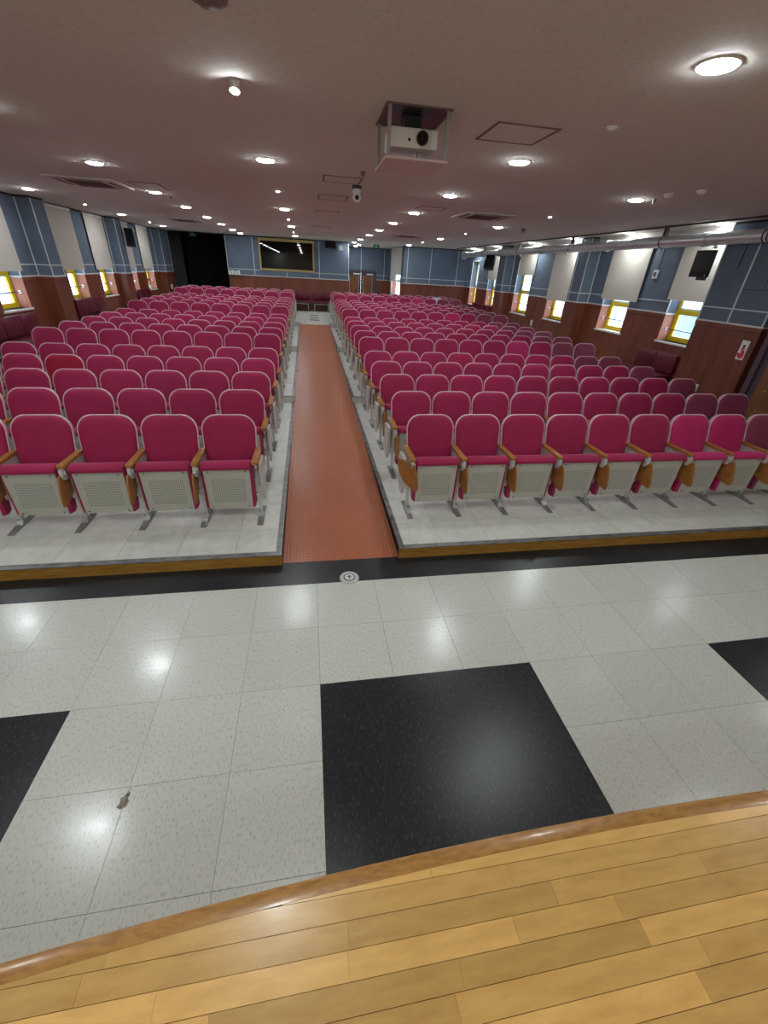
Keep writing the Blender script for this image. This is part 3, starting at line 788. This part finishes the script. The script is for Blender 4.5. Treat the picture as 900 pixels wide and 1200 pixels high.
MB().cyl((.055, -.131, .058), (.055, -.15, .058), .042, .038, 24).obj('lens', LENS, po, 40)
MB().cyl((-.035, -.131, .045), (-.035, -.134, .045), .009, .009, 12).obj('sensor', LENS, po, 40)
# dome camera
pz = empty('dome_camera', (.68, 6.72, CZ), 'white pan and tilt camera hanging from ceiling above aisle', 'camera')
MB().cyl((0, 0, -.035), (0, 0, 0), .062, .066, 24).obj('mount', BLACK, pz, 40)
MB().cyl((0, 0, -.075), (0, 0, -.035), .055, .05, 24).obj('neck', WHITEP, pz, 40)
MB().sphere((0, 0, -.12), .055, (1, 1, 1.05)).obj('camera_head', WHITEP, pz, 60)
MB().cyl((0, -.045, -.125), (0, -.062, -.13), .027, .025, 20).obj('lens', LENS, pz, 40)

# ------------------------------------------------------------------ speakers, monitor, signs
def speaker(loc, rz, tilt, w, d, h, label):
    o = empty('speaker', loc, label, 'speaker'); o.rotation_euler = (tilt, 0, rz)
    MB().box(-w / 2, w / 2, -d / 2, d / 2, -h / 2, h / 2, .012).obj('cabinet', BLACK, o, 40)
    MB().box(-w / 2 + .02, w / 2 - .02, -d / 2 - .008, -d / 2 + .002, -h / 2 + .02, h / 2 - .02, .004).obj('grille', BLACKCLOTH, o)
    MB().box(-.03, .03, d / 2 - .01, d / 2 + .05, -.04, .04).obj('bracket', DARK_STEEL, o)
    return o
speaker((-5.22, 15.95, 2.61), math.radians(14), -.1, .24, .28, .46, 'black wall speaker in front of a blind, left wall')
speaker((6.42, 16.3, 2.56), math.radians(-42), -.35, .3, .26, .42, 'tilted black speaker under the duct far along right wall')
speaker((.99, 20.25, 2.93), 0, -.05, .44, .28, .24, 'small black speaker under ceiling right of booth window')
mo = empty('wall_monitor', (6.60, 7.17, 2.51), 'black flat monitor hung under duct over a blind, right wall', 'monitor'); mo.rotation_euler = (0, 0, math.radians(-82))
MB().box(-.17, .17, -.025, .025, -.195, .195, .006).obj('panel', BLACK, mo, 40)
MB().box(-.05, .05, .025, .14, -.24, -.12).obj('bracket', DARK_STEEL, mo)
MB().cyl((.13, -.026, -.17), (.13, -.028, -.17), .008, seg=10).obj('power_light', WHITEP, mo)
fz_ = empty('work_light', (1.42, 20.3, 2.86), 'small white floodlight beside the rear speaker', 'lamp')
MB().box(-.09, .09, -.03, .03, -.1, .08, .006).obj('housing', WHITEP, fz_); MB().box(-.02, .02, .03, .2, -.02, .02).obj('bracket', WHITEP, fz_)
ex = empty('exit_sign', (2.9, 20.3, 2.98), 'green exit sign hanging before rear double door', 'sign')
MB().box(-.13, .13, -.02, .02, -.07, .07, .004).obj('panel', GREENP, ex); MB().box(-.005, .005, -.005, .005, .07, CZ - 2.98).obj('rod', WHITEP, ex)
MB().prism([(-.05, -.03), (-.02, 0), (-.03, .03), (0, .045), (.03, .02), (.015, -.005), (.05, -.04), (.03, -.045), (0, -.015), (-.03, -.045)], lambda u, v, t: (u, t, v), -.022, -.0205).obj('running_figure', WHITEP, ex)
ex2 = empty('exit_sign', (-4.4, 20.55, 2.98), 'dim green exit sign above the dark rear left opening', 'sign')
MB().box(-.11, .11, -.02, .02, -.05, .05, .004).obj('panel', GREENP, ex2); MB().box(-.005, .005, -.005, .005, .05, CZ - 2.98).obj('rod', WHITEP, ex2)

XP = XR - RP[0][2] - .014
# extinguisher placard on near pier
pl = empty('wall_placard', (XP - .001, 5.86, 1.35), 'white and red fire placard on wooden pier beside right door', 'sign')
bpart('card', WHITEP, -.006, 0, -.065, .065, -.14, .14, pl)
g = MB(); g.prism([(.0 + .055 * math.cos(a) * (1 + .1 * math.cos(3 * a)), -.06 + .062 * math.sin(a)) for a in [i * 2 * PI / 20 for i in range(20)]], lambda u, v, t: (t, u, v), -.009, -.0062)
g.obj('red_print', REDP, pl)
MB().prism([(-.028, .005), (.028, .005), (.022, .04), (-.022, .04)], lambda u, v, t: (t, u, v), -.009, -.0062).obj('red_print', REDP, pl)
MB().prism([(-.018, .045), (.012, .04), (.022, .065), (0, .08), (-.022, .07)], lambda u, v, t: (t, u, v), -.0092, -.0062).obj('dark_print', BLACK, pl)
MB().prism([(.03 + .02 * math.cos(i * PI / 6), -.03 + .02 * math.sin(i * PI / 6)) for i in range(12)], lambda u, v, t: (t, u, v), -.0105, -.0092).obj('white_print', WHITEP, pl)
def wbox(x, y, z, w, h, label, cat='outlet', d=.03, sgn=-1):
    o = empty('wall_box', (x, y, z), label, cat)
    MB().box(min(0, sgn * d), max(0, sgn * d), -w / 2, w / 2, -h / 2, h / 2, .004).obj('box', WHITEP, o)
    MB().box(min(sgn * d, sgn * (d + .003)), max(sgn * d, sgn * (d + .003)), -w / 4, w / 4, -h / 4, h / 4).obj('face', DARK_STEEL if cat == 'switch' else SHELL, o)
    return o
o = wbox(XR - .012, 8.72, 2.35, .12, .15, 'white switch box on blue wall between two blinds', 'switch')
MB().cyl((-.012, .0, .07), (-.012, .0, CZ - 2.36), .008, seg=8).obj('conduit', GREY_STEEL, o)
wbox(XP, 6.40, .64, .09, .12, 'white outlet low on the wooden pier near right door')
wbox(XR - .014, 13.5, .93, .08, .16, 'small white outlet on right wall under blue band')
wbox(XL + .27 + .014, 19.95, 1.16, .18, .16, 'white outlet on the last wooden pier, left wall', sgn=1)
wc = MB().tube([(XP, 6.55, 3.0), (XP - .004, 6.55, 2.45)], .008, 6).obj('cable', BLACK, None, 60); tag(wc, 'short dark cable hanging on blue pier by the duct', 'cable')

# red flowers in the far left window
fo = empty('flower_pot', (XL - .08, 18.5, 1.13), 'red flowers in white pot on far left window sill', 'flower pot')
MB().cyl((0, 0, 0), (0, 0, .12), .05, .065, 16).obj('pot', WHITEP, fo, 40)
for i in range(9):
    a = i * 2.4; rr = .03 + .012 * i
    MB().sphere((rr * math.cos(a) * .7, rr * math.sin(a), .2 + .035 * (i % 4) + .02 * (i % 3)), .035, (1, 1, .7), 8, 6).obj('flower', REDP, fo, 60)
    MB().cyl((0, 0, .11), (rr * math.cos(a) * .7, rr * math.sin(a), .2 + .035 * (i % 4)), .004, seg=5).obj('stem', GREENP, fo)

# ------------------------------------------------------------------ benches
def bench(f, u0, u1, zf, label, sh=.47, bh=.38, segs=None, bu=None):
    r = empty('bench', f((u0 + u1) / 2, .2, zf), label, 'bench', 'maroon benches along the walls'); bs = Vector(r.location)
    def Q(nm, m, a, b, d0, d1, z0, z1, bev=0):
        p, q = Vector(f(a, d0, z0)) - bs, Vector(f(b, d1, z1)) - bs
        x0, x1 = sorted((p.x, q.x)); y0, y1 = sorted((p.y, q.y))
        return MB().box(x0, x1, y0, y1, z0 - bs.z, z1 - bs.z, bev).obj(nm, m, r, 40 if bev else None)
    b0, b1 = bu or (u0, u1); n = segs or max(2, round((b1 - b0) / .55)); w = (b1 - b0) / n
    for i in range(n):
        Q('back_cushion', MAROON, b0 + w * i + .003, b0 + w * (i + 1) - .003, .03, .11, zf + sh + .02, zf + sh + bh, .02)
    Q('seat_cushion', MAROON, u0, u1, .05, .50, zf + sh - .08, zf + sh, .02)
    for a, b in ((u0 + .06, (u0 + u1) / 2 - .1), ((u0 + u1) / 2 + .1, u1 - .06)):
        Q('seat_rail', GREY_STEEL, a, b, .44, .47, zf + sh - .13, zf + sh - .10)
        for q in (a, b - .03):
            Q('leg', GREY_STEEL, q, q + .03, .44, .47, zf, zf + sh - .10); Q('leg', GREY_STEEL, q, q + .03, .1, .13, zf, zf + sh - .10)
        Q('seat_rail', GREY_STEEL, a, b, .10, .13, zf + sh - .13, zf + sh - .10)
    Q('seat_board', DARK_STEEL, u0 + .02, u1 - .02, .05, .48, zf + sh - .10, zf + sh - .081)
fb = f_back
bench(lambda u, d, z: (u, YB - .02 - d, z), -1.75, .08, .435, 'maroon bench on rear wall left of the landing centre', sh=.42, bh=.33)
bench(lambda u, d, z: (u, YB - .02 - d, z), .20, 1.75, .435, 'maroon bench on rear wall right of the landing centre', sh=.42, bh=.33)
fL = lambda u, d, z: (XL + .02 + d, u, z); fR = lambda u, d, z: (XR - .02 - d, u, z)
bench(fL, 8.1, 10.4, rampz(9.8) - .03, 'maroon bench below the nearest window, left wall')
bench(fL, 12.2, 13.75, rampz(13) - .03, 'maroon bench below second visible window, left wall')
bench(fL, 16.6, 17.8, .435, 'maroon bench behind the second pier, left wall', sh=.40, bh=.35)
bench(fR, 7.30, 9.0, rampz(8.0) + .02, 'maroon bench under the monitor window, right wall', sh=.45, bh=.37, segs=2, bu=(7.30, 8.38))
bench(fR, 16.75, 18.9, .435, 'maroon bench in the far corner of right wall', sh=.4, bh=.32)

# ------------------------------------------------------------------ seats
PW = .49
def rrect(wt, wb_, z0, z1, rt, rb, n=6):
    P = []
    def arcp(cx, cz, r, a0, a1):
        for i in range(n + 1):
            a = a0 + (a1 - a0) * i / n; P.append((cx + r * math.cos(a), cz + r * math.sin(a)))
    arcp(wt / 2 - rt, z1 - rt, rt, 0, PI / 2); arcp(-wt / 2 + rt, z1 - rt, rt, PI / 2, PI)
    arcp(-wb_ / 2 + rb, z0 + rb, rb, PI, 1.5 * PI); arcp(wb_ / 2 - rb, z0 + rb, rb, 1.5 * PI, 2 * PI)
    return P
ZB0, ZB1 = .36, .862
def lean(z): return .235 + (z - ZB0) * .26
def back_ring(sc, dy, w_=.462, shrink=0):
    out = rrect(w_ - shrink * 2, w_ - .02 - shrink * 2, ZB0 + shrink, ZB1 - shrink, .125 - shrink, .03, 6)
    return [Vector((x, lean(z) + dy, z)) for x, z in out]
def backrest_mesh(m):
    b = MB()
    rs = [back_ring(1, .02, shrink=.004), back_ring(1, -.018, shrink=.004), back_ring(1, -.03, shrink=.012), back_ring(1, -.037, shrink=.03), back_ring(1, -.043, shrink=.07)]
    b.rings(rs); return b.mesh('backrest', m, 50)
def shell_mesh():
    b = MB(); b.rings([back_ring(1, .038, shrink=.03), back_ring(1, .033, shrink=.008), back_ring(1, .021), back_ring(1, .012, shrink=0)])
    # lower apron of the shell behind the seat
    b.box(-.2, .2, .205, .222, .30, .40)
    return b.mesh('back_shell', SHELL, 50)
def piping_mesh():
    return MB().tube([p + Vector((0, 0, 0)) for p in back_ring(1, -.006, shrink=-.001)], .0075, 6, True).mesh('piping', PIPING, 60)
def cushion_mesh(m):
    # folded-up seat: profile in (y,z) swept along x, rounded over at the top
    b = MB(); prof = [(-.036, .125), (-.036, .50), (-.062, .512), (-.068, .535), (-.056, .56), (-.02, .574), (.03, .566), (.062, .53), (.074, .42), (.072, .22), (.05, .125), (.01, .112)]
    def ring(x, s): 
        cy_, cz_ = .01, .34
        return [Vector((x, cy_ + (y - cy_) * s, cz_ + (z - cz_) * s)) for y, z in prof]
    b.rings([ring(-.212, .90), ring(-.207, .96), ring(-.195, 1), ring(.195, 1), ring(.207, .96), ring(.212, .90)])
    return b.mesh('seat_cushion', m, 40)
def pan_mesh():
    b = MB(); b.prism([(-.188, .128), (.188, .128), (.193, .505), (-.193, .505)], lambda u, v, t: (u, t, v), -.048, -.0365)
    bmesh.ops.bevel(b.bm, geom=b.bm.edges[:], offset=.003, segments=1, affect='EDGES')
    return b.mesh('seat_pan', PAN, 30)
def screws_mesh():
    b = MB()
    for x in (-.155, .155):
        for z in (.148, .49): b.cyl((x, -.048, z), (x, -.051, z), .006, seg=8)
    return b.mesh('screws', DARK_STEEL)
def arm_mesh(w=.058):
    b = MB(); b.prism([(-w / 2 + .006, -.075), (w / 2 - .006, -.075), (w / 2, -.06), (w / 2 - .002, .27), (w / 2 - .012, .29), (-w / 2 + .012, .29), (-w / 2 + .002, .27), (-w / 2, -.06)],
                      lambda u, v, t: (u, v, t + .03 * 0), .556, .582)
    bmesh.ops.bevel(b.bm, geom=b.bm.edges[:], offset=.003, segments=2, affect='EDGES')
    return b.mesh('armrest', ARM, 35)
def frame_mesh():
    b = MB()
    # steel bracket under the armrest, raked post, pivot block
    b.prism([(-.03, .552), (.29, .552), (.30, .46), (.22, .44), (.08, .455), (-.02, .50)], lambda u, v, t: (t, u, v), -.010, .010)
    b.prism([(.03, .47), (.085, .47), (.055, .03), (.015, .03)], lambda u, v, t: (t, u, v), -.012, .012)
    b.prism([(.17, .47), (.25, .47), (.24, .38), (.10, .22), (.05, .22), (.06, .27)], lambda u, v, t: (t, u, v), -.007, .007)
    return b.mesh('side_frame', WHITE_STEEL, 30)
def foot_mesh():
    b = MB()
    b.prism([(-.155, 0), (.20, 0), (.20, .006), (.07, .018), (.06, .05), (.01, .05), (-.02, .02), (-.155, .006)], lambda u, v, t: (t, u, v), -.026, .026)
    b.cyl((0, -.09, .008), (0, -.09, .018), .009, seg=8); b.cyl((0, .15, .006), (0, .15, .018), .009, seg=8)
    return b.mesh('foot', GREY_STEEL, 30)
def pivot_mesh():
    b = MB(); b.cyl((-.045, .045, .255), (.05, .045, .255), .020, seg=12); b.box(-.03, .035, .02, .075, .235, .30, .006)
    return b.mesh('pivot', WHITE_STEEL, 40)
def tablet_mesh():
    pts = [(.11, .50), (-.12, .50), (-.155, .43), (-.188, .31), (-.186, .27), (-.165, .256), (-.08, .262), (.02, .295), (.08, .36), (.11, .43)]
    b = MB(); b.prism(pts, lambda u, v, t: (t, u, v), -.006, .007)
    bmesh.ops.bevel(b.bm, geom=b.bm.edges[:], offset=.003, segments=1, affect='EDGES')
    return b.mesh('writing_tablet', TABLET, 35)
def hinge_mesh():
    b = MB(); b.prism([(-.085, .552), (-.01, .556), (.0, .50), (-.03, .455), (-.06, .455), (-.088, .50)], lambda u, v, t: (t, u, v), -.014, .012)
    b.cyl((-.02, -.045, .515), (.024, -.045, .515), .020, seg=14)
    return b.mesh('tablet_hinge', WHITE_STEEL, 35)
def knob_mesh():
    return MB().cyl((.024, -.045, .515), (.032, -.045, .515), .011, seg=10).mesh('bolt', DARK_STEEL, 40)
def endpanel_mesh():
    b = MB(); pts = [(-.03, .545), (.06, .55), (.22, .53), (.245, .44), (.225, .30), (.16, .19), (.09, .15), (.03, .16), (-.005, .26), (-.03, .42)]
    b.prism(pts, lambda u, v, t: (t, u, v), -.011, .011)
    bmesh.ops.bevel(b.bm, geom=b.bm.edges[:], offset=.005, segments=2, affect='EDGES')
    return b.mesh('end_panel', WHITE_STEEL, 35)
def lower_mesh(): return MB().box(-.2, .2, .19, .21, .055, .13, .004).mesh('lower_panel', WHITE_STEEL, 30)

COLM = {'crimson': CRIM, 'bright pink': PINK, 'dull mauve': DULL, 'scarlet': SCARLET}
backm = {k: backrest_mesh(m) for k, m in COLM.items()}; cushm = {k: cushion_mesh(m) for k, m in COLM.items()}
SHM, PIM, PAM, SCM, ARMM, FRM, FTM, PVM, TBM, HGM, KNM, EPM, LOM = (shell_mesh(), piping_mesh(), pan_mesh(), screws_mesh(), arm_mesh(), frame_mesh(), foot_mesh(), pivot_mesh(), tablet_mesh(), hinge_mesh(), knob_mesh(), endpanel_mesh(), lower_mesh())
def make_seat(colour):
    r = empty('auditorium_seat')
    b = link('backrest', backm[colour], r); link('piping', PIM, b)
    link('back_shell', SHM, r)
    c = link('seat_cushion', cushm[colour], r)
    p = link('seat_pan', PAM, r); link('screws', SCM, p)
    h = -PW / 2
    fr = link('side_frame', FRM, r, (h, 0, 0)); link('foot', FTM, r, (h, 0, 0)); link('pivot', PVM, r, (h, 0, 0))
    link('armrest', ARMM, r, (h, 0, 0))
    link('writing_tablet', TBM, r, (h + .022, 0, 0))
    g = link('tablet_hinge', HGM, r, (h, 0, 0)); link('bolt', KNM, g)
    return r
proto = {}
def add_end(r, sgn, frame=True):
    h = sgn * PW / 2
    if frame:
        link('side_frame', FRM, r, (h, 0, 0)); link('foot', FTM, r, (h, 0, 0)); link('armrest', ARMM, r, (h, 0, 0)); link('pivot', PVM, r, (h, 0, 0))
    link('end_panel', EPM, r, (h + sgn * (.034 if frame else .05), .01 if frame else .045, 0))

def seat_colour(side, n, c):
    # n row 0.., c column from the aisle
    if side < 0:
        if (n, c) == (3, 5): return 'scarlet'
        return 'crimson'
    if n == 0: return 'dull mauve' if c >= 8 else ('bright pink' if c in (6, 7) else 'crimson')
    if n < 17 and c >= 8 and (n, c) not in ((3, 8), (2, 8)): return 'dull mauve'
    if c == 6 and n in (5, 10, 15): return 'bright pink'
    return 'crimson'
NROW = 18
for side, cols, xa, pitch in ((-1, 8, -.5, .505), (1, 10, .892, .49)):
    blk = 'left block' if side < 0 else 'right block'
    for n in range(NROW):
        t = min(n // 5, 3); z = TIER[t][2]; yy = 3.45 + .88 * n
        rname = 'the front row' if n == 0 else ('the last row' if n == NROW - 1 else '%s row' % ORD[n])
        for c in range(cols):
            x = xa + side * pitch * (c + .5)
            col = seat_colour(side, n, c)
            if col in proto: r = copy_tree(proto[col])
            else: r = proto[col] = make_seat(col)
            r.location = (x, yy, z)
            place = 'beside the aisle' if c == 0 else ('at the wall end' if c == cols - 1 else '%s from aisle' % ORD[c])
            tag(r, '%s folded seat %s in %s of %s' % (col, place, rname, blk), 'seat', '%s folded seats in the %s' % (col, blk))
    # extras that only single seats have (added after all copies)
seats = [o for o in C.objects if o.name.startswith('auditorium_seat')]
for o in seats:
    x, y, z = o.location
    for side, cols, xa, pitch in ((-1, 8, -.5, .505), (1, 10, .892, .49)):
        if (x < 0) != (side < 0): continue
        c = round((x - xa) / side / pitch - .5); n = round((y - 3.45) / .88)
        tb_ = [q for q in o.children if q.name.startswith('writing_tablet')][0]
        if side < 0: tb_.location.x -= .048; tb_.rotation_euler = (0, 0, math.radians(5))
        elif c == 0 and n == 0: tb_.location.x -= .075; tb_.location.z += .035; tb_.rotation_euler = (0, 0, math.radians(30))
        if side < 0:
            if c == 0: add_end(o, 1)
            if c == cols - 1: add_end(o, -1, False)
        else:
            if c == 0: add_end(o, -1, False)
            if c == cols - 1: add_end(o, 1)
        if n == 0 and ((side < 0 and c == 0) or (side > 0 and c in (7, 8, 9))): link('lower_panel', LOM, o)
        if side > 0 and n == 16 and c == 8:  # pale bluish form set around this one backrest
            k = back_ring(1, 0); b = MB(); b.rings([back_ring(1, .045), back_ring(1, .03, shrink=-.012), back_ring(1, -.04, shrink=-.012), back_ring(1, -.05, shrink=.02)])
            link('pale_back_form', b.mesh('pale_back_form', PALE_BACK, 50), o); o['label'] = 'seat with pale form over its backrest near the wall, second row from the rear'

# ------------------------------------------------------------------ outside the windows
for sx, x in ((-1, XL - 7.5), (1, XR + 7.5)):
    b = empty('neighbour_building', (x, 12, 0), 'pale building seen through the %s windows' % ('left' if sx < 0 else 'right'), 'building')
    MB().box(-1, 1, -13, 11, -4, 1.75).obj('facade', FACADE, b)
    for i in range(10):
        for j, zz in enumerate((.55,)):
            bpart('facade_window', FACADEW, -sx * 1.0 - .03, -sx * 1.0 + .03, -12 + i * 2.3, -10.9 + i * 2.3, zz, zz + .85, b)
tag(box('ground', FACADE, -40, -6.2, -10, 45, -4.2, -4.0), kind='structure')
tag(box('ground', FACADE, 7.6, 40, -10, 45, -4.2, -4.0), kind='structure')
